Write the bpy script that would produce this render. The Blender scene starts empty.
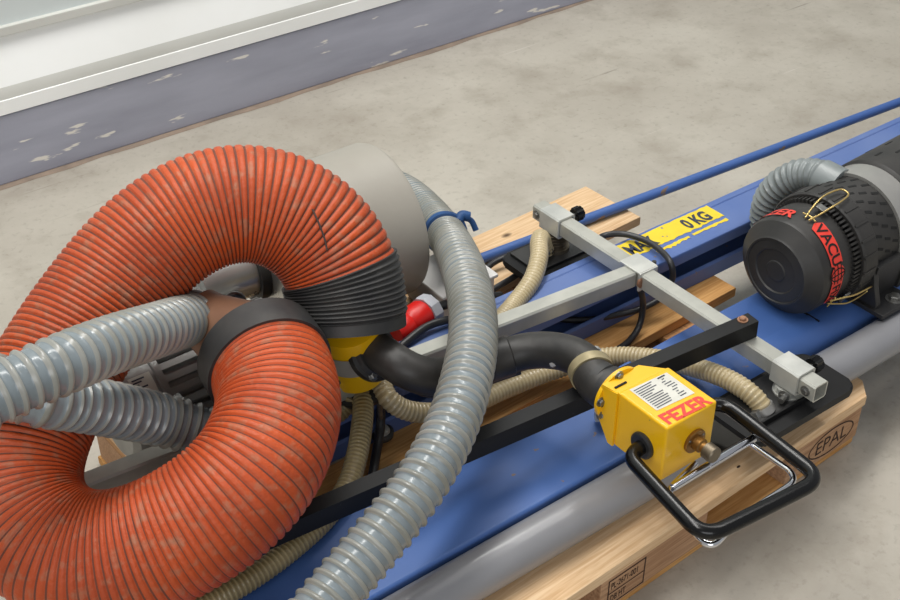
import bpy, bmesh, math, random
from mathutils import Vector as V, Matrix
random.seed(7)
S = bpy.context.scene
COL = S.collection
PI = math.pi

# ------------------------------------------------------------------ materials
def mat(name, c, c2=None, rough=.5, metal=0., scale=8., bump=0., bscale=60., detail=6., spec=.5, coat=0.,
        stretch=(1, 1, 1), lo=.35, hi=.65, spots=None, spot_scale=30., spot_lo=.68, spot_hi=.72, trans=0., rvar=.0):
    m = bpy.data.materials.new(name); m.use_nodes = True
    nt = m.node_tree; N = nt.nodes; L = nt.links
    b = N['Principled BSDF']
    b.inputs['Roughness'].default_value = rough; b.inputs['Metallic'].default_value = metal
    b.inputs['Specular IOR Level'].default_value = spec; b.inputs['Coat Weight'].default_value = coat
    b.inputs['Transmission Weight'].default_value = trans
    tc = N.new('ShaderNodeTexCoord'); mp = N.new('ShaderNodeMapping')
    L.new(tc.outputs['Object'], mp.inputs[0]); mp.inputs['Scale'].default_value = stretch
    col = None
    if c2 is None: c2 = tuple(x * .85 for x in c)
    n = N.new('ShaderNodeTexNoise'); n.inputs['Scale'].default_value = scale; n.inputs['Detail'].default_value = detail
    L.new(mp.outputs[0], n.inputs['Vector'])
    r = N.new('ShaderNodeMapRange'); r.inputs[1].default_value = lo; r.inputs[2].default_value = hi
    L.new(n.outputs['Fac'], r.inputs[0])
    mx = N.new('ShaderNodeMix'); mx.data_type = 'RGBA'
    L.new(r.outputs[0], mx.inputs[0]); mx.inputs[6].default_value = (*c, 1); mx.inputs[7].default_value = (*c2, 1)
    out = mx.outputs[2]
    if spots:
        n2 = N.new('ShaderNodeTexNoise'); n2.inputs['Scale'].default_value = spot_scale; n2.inputs['Detail'].default_value = 4
        L.new(mp.outputs[0], n2.inputs['Vector'])
        r2 = N.new('ShaderNodeMapRange'); r2.inputs[1].default_value = spot_lo; r2.inputs[2].default_value = spot_hi
        L.new(n2.outputs['Fac'], r2.inputs[0])
        m2 = N.new('ShaderNodeMix'); m2.data_type = 'RGBA'
        L.new(r2.outputs[0], m2.inputs[0]); L.new(out, m2.inputs[6]); m2.inputs[7].default_value = (*spots, 1)
        out = m2.outputs[2]
    L.new(out, b.inputs['Base Color'])
    if rvar:
        rr = N.new('ShaderNodeMapRange'); rr.inputs[3].default_value = max(.03, rough - rvar); rr.inputs[4].default_value = rough + rvar
        L.new(n.outputs['Fac'], rr.inputs[0]); L.new(rr.outputs[0], b.inputs['Roughness'])
    if bump:
        nb = N.new('ShaderNodeTexNoise'); nb.inputs['Scale'].default_value = bscale; nb.inputs['Detail'].default_value = 5
        L.new(mp.outputs[0], nb.inputs['Vector'])
        bp = N.new('ShaderNodeBump'); bp.inputs['Strength'].default_value = bump; bp.inputs['Distance'].default_value = .004
        L.new(nb.outputs['Fac'], bp.inputs['Height']); L.new(bp.outputs[0], b.inputs['Normal'])
    return m

def srgb(r, g, b):
    f = lambda x: (x / 255 / 12.92) if x <= 10 else ((x / 255 + .055) / 1.055) ** 2.4
    return (f(r), f(g), f(b))

def concrete():
    m = bpy.data.materials.new('concrete_floor'); m.use_nodes = True
    nt = m.node_tree; N = nt.nodes; L = nt.links; b = N['Principled BSDF']
    tc = N.new('ShaderNodeTexCoord')
    def noise(sc, det, st=(1, 1, 1), rot=0.):
        mp = N.new('ShaderNodeMapping'); mp.inputs['Scale'].default_value = st; mp.inputs['Rotation'].default_value = (0, 0, rot)
        L.new(tc.outputs['Object'], mp.inputs[0])
        n = N.new('ShaderNodeTexNoise'); n.inputs['Scale'].default_value = sc; n.inputs['Detail'].default_value = det
        n.inputs['Roughness'].default_value = .62
        L.new(mp.outputs[0], n.inputs['Vector']); return n.outputs['Fac']
    def rng(x, lo, hi, a=0., bb=1.):
        r = N.new('ShaderNodeMapRange'); r.inputs[1].default_value = lo; r.inputs[2].default_value = hi
        r.inputs[3].default_value = a; r.inputs[4].default_value = bb; L.new(x, r.inputs[0]); return r.outputs[0]
    def mix(f, a, c):
        x = N.new('ShaderNodeMix'); x.data_type = 'RGBA'; L.new(f, x.inputs[0])
        for k, s in ((6, a), (7, c)):
            if isinstance(s, tuple): x.inputs[k].default_value = (*s, 1)
            else: L.new(s, x.inputs[k])
        return x.outputs[2]
    col = mix(rng(noise(2.2, 8), .35, .65), srgb(165, 158, 146), srgb(184, 178, 166))
    col = mix(rng(noise(7, 8), .5, .72, 0, .55), col, srgb(140, 131, 117))
    col = mix(rng(noise(1.1, 4), .55, .75, 0, .4), col, srgb(196, 191, 180))
    col = mix(rng(noise(60, 5), .55, .8, 0, .5), col, srgb(120, 112, 100))
    for rot, sc in ((.5, 5.), (1.2, 4.), (-.5, 6.)):                 # long drag scratches and hairline cracks
        s = noise(sc, 3, (.12, 4., 1), rot)
        w = noise(3.1 + rot, 2)
        a = N.new('ShaderNodeMath'); a.operation = 'MULTIPLY'
        L.new(rng(s, .675, .70), a.inputs[0]); L.new(rng(w, .55, .62, 0, .55), a.inputs[1])
        col = mix(a.outputs[0], col, srgb(105, 98, 88) if rot > 0 else srgb(205, 200, 192))
    L.new(col, b.inputs['Base Color'])
    L.new(rng(noise(5, 6), .3, .7, .42, .62), b.inputs['Roughness'])
    bp = N.new('ShaderNodeBump'); bp.inputs['Strength'].default_value = .12; bp.inputs['Distance'].default_value = .003
    L.new(noise(80, 6), bp.inputs['Height']); L.new(bp.outputs[0], b.inputs['Normal'])
    return m

def wood(name, a, bcol, knots=True, along='x'):
    m = bpy.data.materials.new(name); m.use_nodes = True
    nt = m.node_tree; N = nt.nodes; L = nt.links; b = N['Principled BSDF']
    tc = N.new('ShaderNodeTexCoord'); mp = N.new('ShaderNodeMapping'); L.new(tc.outputs['Object'], mp.inputs[0])
    mp.inputs['Scale'].default_value = (1.6, 34, 34) if along == 'x' else (34, 1.6, 34)
    n = N.new('ShaderNodeTexNoise'); n.inputs['Scale'].default_value = 5.; n.inputs['Detail'].default_value = 9; n.inputs['Roughness'].default_value = .6; n.inputs['Distortion'].default_value = .6
    L.new(mp.outputs[0], n.inputs[0])
    r = N.new('ShaderNodeMapRange'); r.inputs[1].default_value = .36; r.inputs[2].default_value = .66; L.new(n.outputs['Fac'], r.inputs[0])
    x = N.new('ShaderNodeMix'); x.data_type = 'RGBA'; L.new(r.outputs[0], x.inputs[0]); x.inputs[6].default_value = (*a, 1); x.inputs[7].default_value = (*bcol, 1)
    n2 = N.new('ShaderNodeTexNoise'); n2.inputs['Scale'].default_value = 5.; n2.inputs['Detail'].default_value = 3; L.new(tc.outputs['Object'], n2.inputs[0])
    r2 = N.new('ShaderNodeMapRange'); r2.inputs[1].default_value = .45; r2.inputs[2].default_value = .75; r2.inputs[4].default_value = .5; L.new(n2.outputs['Fac'], r2.inputs[0])
    y = N.new('ShaderNodeMix'); y.data_type = 'RGBA'; L.new(r2.outputs[0], y.inputs[0]); L.new(x.outputs[2], y.inputs[6])
    y.inputs[7].default_value = (a[0] * .62, a[1] * .52, a[2] * .42, 1)
    out = y.outputs[2]
    if knots:
        vo = N.new('ShaderNodeTexVoronoi'); vo.inputs['Scale'].default_value = 7.
        mk = N.new('ShaderNodeMapping'); mk.inputs['Scale'].default_value = (.8, 1.5, 1.5) if along == 'x' else (1.5, .8, 1.5)
        L.new(tc.outputs['Object'], mk.inputs[0]); L.new(mk.outputs[0], vo.inputs['Vector'])
        rk = N.new('ShaderNodeMapRange'); rk.inputs[1].default_value = .11; rk.inputs[2].default_value = .07; L.new(vo.outputs['Distance'], rk.inputs[0])
        z = N.new('ShaderNodeMix'); z.data_type = 'RGBA'; L.new(rk.outputs[0], z.inputs[0]); L.new(out, z.inputs[6]); z.inputs[7].default_value = (.05, .025, .012, 1)
        out = z.outputs[2]
    L.new(out, b.inputs['Base Color']); b.inputs['Roughness'].default_value = .75; b.inputs['Specular IOR Level'].default_value = .25
    bp = N.new('ShaderNodeBump'); bp.inputs['Strength'].default_value = .25; bp.inputs['Distance'].default_value = .002
    L.new(n.outputs['Fac'], bp.inputs['Height']); L.new(bp.outputs[0], b.inputs['Normal'])
    return m

M = dict(
    floor=concrete(),
    wall=mat('wall_panel', srgb(210, 217, 216), srgb(204, 211, 210), .55, scale=3),
    trim=mat('white_trim', srgb(244, 245, 243), srgb(238, 239, 236), .45, scale=4),
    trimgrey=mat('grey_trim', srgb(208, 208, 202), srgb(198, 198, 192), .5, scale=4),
    base=mat('plinth_paint', srgb(168, 170, 184), srgb(152, 154, 168), .5, scale=6, spots=srgb(226, 222, 214), spot_scale=14, spot_lo=.665, spot_hi=.69, stretch=(.45, 1, 2.4), bump=.1),
    dirt=mat('floor_edge_dirt', srgb(150, 132, 116), srgb(128, 114, 102), .9, scale=20),
    wood_a=wood('pallet_wood_pale', srgb(226, 196, 158), srgb(200, 162, 120)),
    wood_b=wood('pallet_wood_warm', srgb(214, 166, 106), srgb(180, 128, 72)),
    wood_y=wood('pallet_wood_cross', srgb(205, 160, 112), srgb(170, 122, 80), along='y'),
    wood_c=wood('pallet_wood_block', srgb(190, 152, 118), srgb(150, 114, 86), False),
    stamp=mat('stamp_burn', srgb(70, 48, 34), srgb(56, 38, 28), .9, scale=90),
    knot=mat('knot_brown', srgb(66, 36, 18), srgb(40, 22, 12), .8, scale=90),
    blue=mat('blue_paint', srgb(62, 94, 154), srgb(70, 102, 162), .46, scale=5, spots=srgb(124, 104, 88), spot_scale=34, spot_lo=.69, spot_hi=.71, stretch=(.6, 1, 1), spec=.4),
    blue2=mat('blue_paint_dusty', srgb(78, 104, 162), srgb(94, 116, 168), .45, scale=6, spots=srgb(126, 110, 100), spot_scale=34, spot_lo=.71, spot_hi=.73, coat=.1),
    pipe=mat('grey_plastic_pipe', srgb(136, 136, 139), srgb(128, 128, 132), .34, scale=6, coat=.15),
    zinc=mat('galvanised_steel', srgb(196, 195, 186), srgb(172, 172, 164), .36, .45, scale=14, bump=.04, bscale=150, rvar=.1),
    zincd=mat('galvanised_sleeve', srgb(186, 187, 182), srgb(204, 204, 198), .38, .45, scale=25, rvar=.1),
    steel=mat('bare_steel', srgb(196, 194, 188), srgb(170, 168, 164), .3, .7, scale=10, rvar=.1),
    chrome=mat('chrome', srgb(225, 226, 230), srgb(205, 206, 212), .08, 1., scale=6),
    bolt=mat('bolt_steel', srgb(150, 150, 148), srgb(110, 108, 104), .35, .8, scale=60),
    blackp=mat('black_paint', srgb(18, 18, 19), srgb(26, 26, 27), .5, scale=10, spots=srgb(84, 84, 82), spot_scale=40, spot_lo=.74, spot_hi=.77, spec=.25),
    blackg=mat('black_gloss', srgb(10, 10, 11), srgb(14, 14, 15), .22, scale=10, spec=.35),
    darkmirror=mat('dark_mirror_plate', srgb(84, 80, 76), srgb(70, 66, 62), .15, .9, scale=8),
    rubber=mat('black_rubber', srgb(40, 40, 41), srgb(56, 55, 53), .55, scale=18, bump=.12, bscale=60),
    elbow=mat('worn_black_pipe', srgb(34, 33, 32), srgb(60, 57, 54), .45, scale=12, spots=srgb(190, 186, 180), spot_scale=38, spot_lo=.715, spot_hi=.73, bump=.25, bscale=35, spec=.4),
    blackpl=mat('black_plastic', srgb(34, 34, 35), srgb(44, 43, 42), .42, scale=12, bump=.05, bscale=90),
    filt=mat('filter_plastic', srgb(36, 35, 34), srgb(50, 48, 46), .5, scale=12, bump=.06, bscale=80),
    slot=mat('dark_slot', srgb(10, 10, 10), srgb(14, 14, 14), .8),
    cable=mat('black_cable', srgb(38, 38, 40), srgb(48, 48, 50), .4, scale=30),
    orange=mat('orange_hose_fabric', srgb(192, 80, 32), srgb(170, 68, 30), .52, scale=9, bump=.35, bscale=150, spots=srgb(158, 112, 86), spot_scale=55, spot_lo=.52, spot_hi=.8, spec=.4, rvar=.12),
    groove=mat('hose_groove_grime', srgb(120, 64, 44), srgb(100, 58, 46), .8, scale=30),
    scuff=mat('dark_scuff', srgb(62, 48, 44), srgb(80, 60, 52), .7, scale=60),
    grey=mat('grey_hose_wall', srgb(128, 137, 141), srgb(116, 125, 129), .24, scale=9, spots=srgb(104, 98, 88), spot_scale=35, spot_lo=.66, spot_hi=.8, coat=.1),
    greyrib=mat('grey_hose_spiral', srgb(146, 146, 140), srgb(128, 128, 120), .28, scale=12, coat=.1),
    fgrey=mat('filter_hose_grey', srgb(128, 134, 134), srgb(112, 118, 118), .4, scale=9, coat=.1),
    beige=mat('beige_hose_wall', srgb(178, 160, 122), srgb(160, 142, 106), .36, scale=14, coat=.15),
    beigerib=mat('beige_hose_spiral', srgb(198, 182, 148), srgb(180, 164, 128), .36, scale=14, coat=.15),
    olive=mat('old_beige_hose_wall', srgb(140, 124, 86), srgb(124, 108, 72), .36, scale=14, coat=.2),
    oliverib=mat('old_beige_hose_spiral', srgb(164, 148, 108), srgb(148, 132, 94), .36, scale=14, coat=.2),
    yellow=mat('yellow_paint', srgb(240, 186, 12), srgb(234, 178, 10), .36, scale=6, spots=srgb(150, 130, 60), spot_scale=50, spot_lo=.745, spot_hi=.765, coat=.15),
    labely=mat('yellow_label', srgb(232, 204, 44), srgb(222, 192, 40), .5, scale=20, spots=srgb(90, 100, 130), spot_scale=40, spot_lo=.68, spot_hi=.70),
    ink=mat('dark_ink', srgb(38, 44, 60), srgb(48, 54, 72), .6, scale=60),
    red=mat('red_print', srgb(226, 62, 48), srgb(214, 54, 42), .5, scale=30),
    redplug=mat('red_plug_plastic', srgb(222, 34, 28), srgb(208, 28, 24), .35, scale=20),
    plate=mat('data_plate', srgb(214, 212, 202), srgb(200, 198, 188), .45, scale=25),
    brass=mat('worn_brass', srgb(158, 118, 62), srgb(120, 88, 50), .38, .8, scale=40, rvar=.1),
    bronze=mat('dull_knob', srgb(118, 108, 92), srgb(96, 86, 72), .42, .7, scale=60),
    hood=mat('beige_grey_hood', srgb(158, 153, 143), srgb(148, 143, 133), .5, scale=5, spots=srgb(206, 202, 194), spot_scale=24, spot_lo=.74, spot_hi=.76, bump=.05),
    alu=mat('cast_aluminium', srgb(158, 158, 156), srgb(134, 134, 132), .4, .55, scale=12, bump=.1, bscale=60),
    box=mat('white_plastic_box', srgb(216, 214, 212), srgb(206, 204, 202), .45, scale=10),
    boxg=mat('light_grey_plastic', srgb(186, 188, 196), srgb(176, 178, 186), .4, scale=10),
    bluerag=mat('blue_strap_fabric', srgb(32, 78, 132), srgb(24, 62, 110), .6, scale=40, bump=.3, bscale=90),
    rust=mat('rusty_cone', srgb(152, 112, 86), srgb(126, 92, 72), .55, .3, scale=10),
    wire=mat('passivated_wire', srgb(214, 190, 120), srgb(200, 170, 110), .3, .8, scale=40),
    clampb=mat('yellowed_clamp', srgb(176, 162, 128), srgb(150, 138, 106), .4, .35, scale=40),
    bluetape=mat('bright_blue', srgb(62, 120, 214), srgb(54, 110, 204), .4, scale=30),
)

# ------------------------------------------------------------------ mesh builder
class MB:
    def __init__(s): s.bm = bmesh.new()
    def face(s, pts, mi=0):
        f = s.bm.faces.new([s.bm.verts.new(p) for p in pts]); f.material_index = mi; return f
    def box(s, x0, x1, y0, y1, z0, z1, bev=0., seg=2, mi=0):
        return s.obox(((x0 + x1) / 2, (y0 + y1) / 2, (z0 + z1) / 2), (x1 - x0, y1 - y0, z1 - z0), bev=bev, seg=seg, mi=mi)
    def obox(s, c, size, X=(1, 0, 0), Y=(0, 1, 0), bev=0., seg=2, mi=0):
        X = V(X).normalized(); Z = X.cross(V(Y)).normalized(); Y = Z.cross(X)
        c = V(c); vs = []
        for k in (-1, 1):
            for j in (-1, 1):
                for i in (-1, 1):
                    vs.append(s.bm.verts.new(c + X * (i * size[0] / 2) + Y * (j * size[1] / 2) + Z * (k * size[2] / 2)))
        fs = [s.bm.faces.new([vs[q] for q in f]) for f in ((0, 2, 3, 1), (4, 5, 7, 6), (0, 1, 5, 4), (2, 6, 7, 3), (0, 4, 6, 2), (1, 3, 7, 5))]
        for f in fs: f.material_index = mi
        if bev:
            es = list({e for f in fs for e in f.edges})
            bmesh.ops.bevel(s.bm, geom=es, offset=bev, segments=seg, profile=.5, affect='EDGES')
        return s
    def prism(s, poly, axis_o, X, Y, Z, h, bev=0., mi=0, seg=2):
        """poly of (a,b) in the X,Y frame at axis_o, extruded by h along Z"""
        o = V(axis_o); X = V(X); Y = V(Y); Z = V(Z)
        lo = [s.bm.verts.new(o + X * a + Y * b) for a, b in poly]
        hi = [s.bm.verts.new(o + X * a + Y * b + Z * h) for a, b in poly]
        n = len(poly); fs = [s.bm.faces.new(lo[::-1]), s.bm.faces.new(hi)]
        for i in range(n): fs.append(s.bm.faces.new([lo[i], lo[(i + 1) % n], hi[(i + 1) % n], hi[i]]))
        for f in fs: f.material_index = mi
        if bev:
            bmesh.ops.bevel(s.bm, geom=list({e for f in fs[:2] for e in f.edges}), offset=bev, segments=seg, profile=.5, affect='EDGES')
        return s
    def lathe(s, o, axis, prof, seg=48, cap=True, mi=None, ref=(0, 0, 1)):
        """prof: list of (distance along axis, radius)"""
        o = V(o); A = V(axis).normalized(); U = V(ref) - A * A.dot(V(ref))
        if U.length < 1e-4: U = V((1, 0, 0)) - A * A.x
        U.normalize(); W = A.cross(U); rings = []
        for d, r in prof:
            rings.append([s.bm.verts.new(o + A * d + (U * math.cos(2 * PI * k / seg) + W * math.sin(2 * PI * k / seg)) * max(r, 1e-5)) for k in range(seg)])
        for i in range(len(rings) - 1):
            for k in range(seg):
                f = s.bm.faces.new([rings[i][k], rings[i][(k + 1) % seg], rings[i + 1][(k + 1) % seg], rings[i + 1][k]])
                if mi: f.material_index = mi(i)
        if cap:
            s.bm.faces.new(rings[0][::-1]); s.bm.faces.new(rings[-1])
        return s
    def cyl(s, p0, p1, r, r1=None, seg=24, bev=0.):
        p0 = V(p0); d = V(p1) - p0; L = d.length; r1 = r if r1 is None else r1
        pr = [(0, r), (L, r1)] if not bev else [(0, r - bev), (bev * .3, r - bev * .3), (bev, r), (L - bev, r1), (L - bev * .3, r1 - bev * .3), (L, r1 - bev)]
        return s.lathe(p0, d, pr, seg)
    def sweep(s, pts, rf, step=.004, seg=32, cap=True, mif=None, smooth=True, flat=None, s0=0.):
        P = curve(pts, step) if smooth else [V(p) for p in pts]
        n = len(P); T = [(P[min(i + 1, n - 1)] - P[max(i - 1, 0)]).normalized() for i in range(n)]
        U = V((0, 0, 1)) - T[0] * T[0].z
        if U.length < 1e-3: U = V((1, 0, 0)) - T[0] * T[0].x
        U.normalize(); rings = []; d = s0; ds = []
        for i in range(n):
            if i:
                d += (P[i] - P[i - 1]).length
                U = (U - T[i] * T[i].dot(U)).normalized()
            W = T[i].cross(U); r = rf(d) if callable(rf) else rf; ds.append(d)
            ring = []
            for k in range(seg):
                a = 2 * PI * k / seg; ca, sa = math.cos(a), math.sin(a)
                if flat: ca *= flat[0]; sa *= flat[1]
                ring.append(s.bm.verts.new(P[i] + (U * ca + W * sa) * r))
            rings.append(ring)
        for i in range(n - 1):
            m = mif((ds[i] + ds[i + 1]) / 2) if mif else 0
            for k in range(seg):
                f = s.bm.faces.new([rings[i][k], rings[i][(k + 1) % seg], rings[i + 1][(k + 1) % seg], rings[i + 1][k]]); f.material_index = m
        if cap: s.bm.faces.new(rings[0][::-1]); s.bm.faces.new(rings[-1])
        return s
    def text(s, txt, size, fn, bold=.0, spacing=1., mi=0, cut=0, align='LEFT'):
        for tri in text_tris(txt, size, bold, spacing, cut, align): s.face([fn(x, y) for x, y in tri], mi)
        return s
    def build(s, name, mats, parent=None, sharp=35, smooth=True, wnorm=True):
        bmesh.ops.recalc_face_normals(s.bm, faces=s.bm.faces[:]) if not getattr(s, 'norecalc', False) else None
        off = V((0, 0, 0)); p = parent
        while p is not None: off += p.location; p = p.parent
        if off.length: bmesh.ops.translate(s.bm, verts=s.bm.verts[:], vec=-off)
        me = bpy.data.meshes.new(name); s.bm.to_mesh(me); s.bm.free()
        for m in (mats if isinstance(mats, (list, tuple)) else [mats]): me.materials.append(M[m] if isinstance(m, str) else m)
        wn = smooth and len(me.polygons) < 6000 and wnorm
        if smooth:
            me.polygons.foreach_set('use_smooth', [True] * len(me.polygons)); me.set_sharp_from_angle(angle=math.radians(sharp))
        o = bpy.data.objects.new(name, me); COL.objects.link(o); o.parent = parent
        if wn: w_ = o.modifiers.new('weighted', 'WEIGHTED_NORMAL'); w_.keep_sharp = True; w_.weight = 100
        return o

def curve(ctrl, step):
    """Catmull-Rom through the control points, resampled at an even spacing"""
    c = [V(p) for p in ctrl]
    if len(c) == 2: dense = [c[0].lerp(c[1], i / 100) for i in range(101)]
    else:
        c = [c[0] * 2 - c[1]] + c + [c[-1] * 2 - c[-2]]; dense = []
        for i in range(1, len(c) - 2):
            p0, p1, p2, p3 = c[i - 1:i + 3]
            t0 = 0; t1 = max((p1 - p0).length, 1e-6) ** .5; t2 = t1 + max((p2 - p1).length, 1e-6) ** .5; t3 = t2 + max((p3 - p2).length, 1e-6) ** .5
            for k in range(60):
                t = t1 + (t2 - t1) * k / 60
                a1 = p0 * ((t1 - t) / t1) + p1 * (t / t1)
                a2 = p1 * ((t2 - t) / (t2 - t1)) + p2 * ((t - t1) / (t2 - t1))
                a3 = p2 * ((t3 - t) / (t3 - t2)) + p3 * ((t - t2) / (t3 - t2))
                b1 = a1 * ((t2 - t) / t2) + a2 * (t / t2)
                b2 = a2 * ((t3 - t) / (t3 - t1)) + a3 * ((t - t1) / (t3 - t1))
                dense.append(b1 * ((t2 - t) / (t2 - t1)) + b2 * ((t - t1) / (t2 - t1)))
        dense.append(c[-2])
    L = [0]
    for a, b in zip(dense, dense[1:]): L.append(L[-1] + (b - a).length)
    n = max(2, int(L[-1] / step)); out = []; j = 0
    for i in range(n + 1):
        d = L[-1] * i / n
        while j < len(L) - 2 and L[j + 1] < d: j += 1
        out.append(dense[j].lerp(dense[j + 1], (d - L[j]) / max(L[j + 1] - L[j], 1e-9)))
    return out

def resample(P, step):
    L = [0.]
    for a, c in zip(P, P[1:]): L.append(L[-1] + (c - a).length)
    n = int(L[-1] / step); out = []; j = 0
    for i in range(n + 1):
        d = L[-1] * i / n
        while j < len(L) - 2 and L[j + 1] < d: j += 1
        out.append(P[j].lerp(P[j + 1], (d - L[j]) / max(L[j + 1] - L[j], 1e-9)))
    return out

def text_tris(txt, size, bold, spacing, cut, align):
    cu = bpy.data.curves.new('t', 'FONT'); cu.body = txt; cu.size = size; cu.offset = bold * size; cu.space_character = spacing
    cu.align_x = align; cu.fill_mode = 'FRONT'; cu.resolution_u = 4
    o = bpy.data.objects.new('t', cu); COL.objects.link(o)
    me = bpy.data.meshes.new_from_object(o.evaluated_get(bpy.context.evaluated_depsgraph_get()))
    bm = bmesh.new(); bm.from_mesh(me); bmesh.ops.triangulate(bm, faces=bm.faces[:])
    if cut: bmesh.ops.subdivide_edges(bm, edges=[e for e in bm.edges if e.calc_length() > size * .25], cuts=cut); bmesh.ops.triangulate(bm, faces=bm.faces[:])
    out = [[(v.co.x, v.co.y) for v in f.verts] for f in bm.faces]
    bm.free(); bpy.data.objects.remove(o); bpy.data.meshes.remove(me); bpy.data.curves.remove(cu)
    return out

def tag(o, label=None, cat=None, group=None, kind=None):
    for k, v in (('label', label), ('category', cat), ('group', group), ('kind', kind)):
        if v: o[k] = v
    return o
def thing(name, loc, label, cat, group=None):
    o = bpy.data.objects.new(name, None); COL.objects.link(o); o.location = loc; o.empty_display_size = .05
    return tag(o, label, cat, group)

# rib profiles
def ribs(r, pitch, h, duty=.45):
    def f(d):
        p = (d / pitch) % 1.
        return r + (h * math.sin(PI * p / duty) ** .7 if p < duty else 0.)
    return f
def ribmat(pitch, duty=.45): return lambda d: 1 if (d / pitch) % 1. < duty else 0
def ribbed(name, pts, r, pitch, h, mats, duty=.45, seg=32, parent=None, per=8):
    b = MB(); b.sweep(pts, ribs(r, pitch, h, duty), pitch / per, seg, mif=ribmat(pitch, duty)); return b.build(name, mats, parent, 60)

def bolt_head(b, p, axis, r=.006, h=.005, washer=True):
    p = V(p); A = V(axis).normalized()
    if washer: b.lathe(p, A, [(0, r * 1.45), (.0015, r * 1.45)], 20)
    b.lathe(p, A, [(0, r), (h * .8, r), (h, r * .8)], 6)
    return b

# ------------------------------------------------------------------ setting
tag(MB().box(-4, 9, -4, 2.72, -.1, 0).build('floor', 'floor', smooth=False), kind='structure')
WY = 2.68
tag(MB().box(-4, 9, WY + .03, WY + .12, .34, 3.2).build('wall_back', 'wall', smooth=False), kind='structure')
tag(MB().box(-4, 9, WY, WY + .12, 0, .168, .004).build('baseboard_back', 'base'), kind='structure')
# white frame rail on the plinth, built as one stepped profile
prof = [(WY - .004, .172), (WY - .003, .2045), (WY - .001, .206), (WY + .0005, .235), (WY + .034, .338), (WY + .036, .342), (WY + .12, .342), (WY + .12, .172)]
b = MB(); b.prism([(y, z) for y, z in prof], (-4, 0, 0), (0, 1, 0), (0, 0, 1), (1, 0, 0), 13, bev=.0008)
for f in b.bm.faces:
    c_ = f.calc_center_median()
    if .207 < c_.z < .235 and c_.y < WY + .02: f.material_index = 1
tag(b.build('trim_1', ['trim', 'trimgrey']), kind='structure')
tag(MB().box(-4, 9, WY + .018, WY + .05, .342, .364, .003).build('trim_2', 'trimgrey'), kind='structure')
# dirt line where plinth meets floor
b = MB(); pts = []
n = 160
for i in range(n):
    x0 = -4 + 13 * i / n; x1 = -4 + 13 * (i + 1) / n
    pts.append((x0, .012 + .012 * random.random()))
for i in range(n - 1):
    b.face([(pts[i][0], WY, .0012), (pts[i + 1][0], WY, .0012), (pts[i + 1][0], WY - pts[i + 1][1], .0006), (pts[i][0], WY - pts[i][1], .0006)])
tag(b.build('trim_3', 'dirt'), kind='structure')

# ------------------------------------------------------------------ pallet
ZP = .13
pal = thing('wooden_pallet', (1.0, 1.28, 0), 'worn wooden pallet lying on the concrete floor under the blue beams', 'pallet')
def board(name, x0, x1, y0, y1, z0, z1, m, ch=0., parent=pal):
    b = MB(); poly = [(x0, y0), (x1 - ch, y0), (x1, y0 + ch), (x1, y1), (x0, y1)] if ch else [(x0, y0), (x1, y0), (x1, y1), (x0, y1)]
    b.prism(poly, (0, 0, z0), (1, 0, 0), (0, 1, 0), (0, 0, 1), z1 - z0, bev=.003); return b.build(name, m, parent)
fb = board('deck_board', .512, 1.572, .876, 1.012, .108, ZP, 'wood_a', .03)
board('deck_board', .512, 1.60, 1.06, 1.15, .108, ZP, 'wood_b')
board('deck_board', .512, 1.618, 1.225, 1.312, .108, ZP, 'wood_b')
board('deck_board', .512, 1.63, 1.39, 1.475, .108, ZP, 'wood_a')
board('deck_board', .512, 1.662, 1.515, 1.675, .108, ZP, 'wood_a', 0)
for xa, xb in ((.515, .65), (.93, 1.10), (1.42, 1.54)):
    board('stringer_board', xa, xb, .888, 1.69, .088, .108, 'wood_y')
blk = {}
for xa, xb in ((.515, .65), (.93, 1.165), (1.365, 1.562)):
    for ya, yb in ((.889, 1.0), (1.22, 1.33), (1.57, 1.68)):
        bb = MB().box(xa, xb, ya, yb, .02, .088, .003).build('block', 'wood_c', pal); blk[(xa, ya)] = bb
for ya, yb in ((.894, 1.0), (1.22, 1.32), (1.57, 1.685)):
    board('bottom_board', .512, 1.562, ya, yb, 0, .02, 'wood_b')
for x, y, rx, ry in ((1.0, .955, .006, .0035), (.91, .948, .006, .003), (1.545, .935, .007, .004), (1.24, .9, .004, .002)):
    b = MB(); b.prism([(x + rx * math.cos(a * PI / 8), y + ry * math.sin(a * PI / 8)) for a in range(16)], (0, 0, ZP - .002), (1, 0, 0), (0, 1, 0), (0, 0, 1), .0024); b.build('knot', 'knot', fb)
# EPAL oval stamp on the corner block, branded on its front
def oval(b, cx, cz, a, c, y, w):
    n = 40
    for i in range(n):
        q0, q1 = 2 * PI * i / n, 2 * PI * (i + 1) / n
        b.face([(cx + a * math.cos(q0), y, cz + c * math.sin(q0)), (cx + a * math.cos(q1), y, cz + c * math.sin(q1)),
                (cx + (a - w) * math.cos(q1), y, cz + (c - w) * math.sin(q1)), (cx + (a - w) * math.cos(q0), y, cz + (c - w) * math.sin(q0))])
b = MB(); yF = .889 - .0006
oval(b, 1.482, .056, .062, .028, yF, .003)
b.text('EPAL', .042, lambda x, y: (1.482 + x * .97, yF, .042 + y), .0, 1.0, align='CENTER')
b.build('brand_mark', 'stamp', blk[(1.365, .889)])
b = MB(); x0 = .945
for a in ((0, .080, .026, .0285), (0, .080, .080, .0825), (0, .0025, .026, .0825), (.0775, .080, .026, .0825), (0, .080, .052, .054)):
    b.face([(x0 + a[0], yF, a[2]), (x0 + a[1], yF, a[2]), (x0 + a[1], yF, a[3]), (x0 + a[0], yF, a[3])])
b.text('PL-2671-001', .0185, lambda x, y: (x0 + .006 + x * .62, yF, .061 + y), .01)
b.text('DB HT', .0185, lambda x, y: (x0 + .006 + x * .62, yF, .034 + y), .01)
b.build('brand_mark', 'stamp', blk[(.93, .889)])

pal.rotation_euler.z = .042
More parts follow.
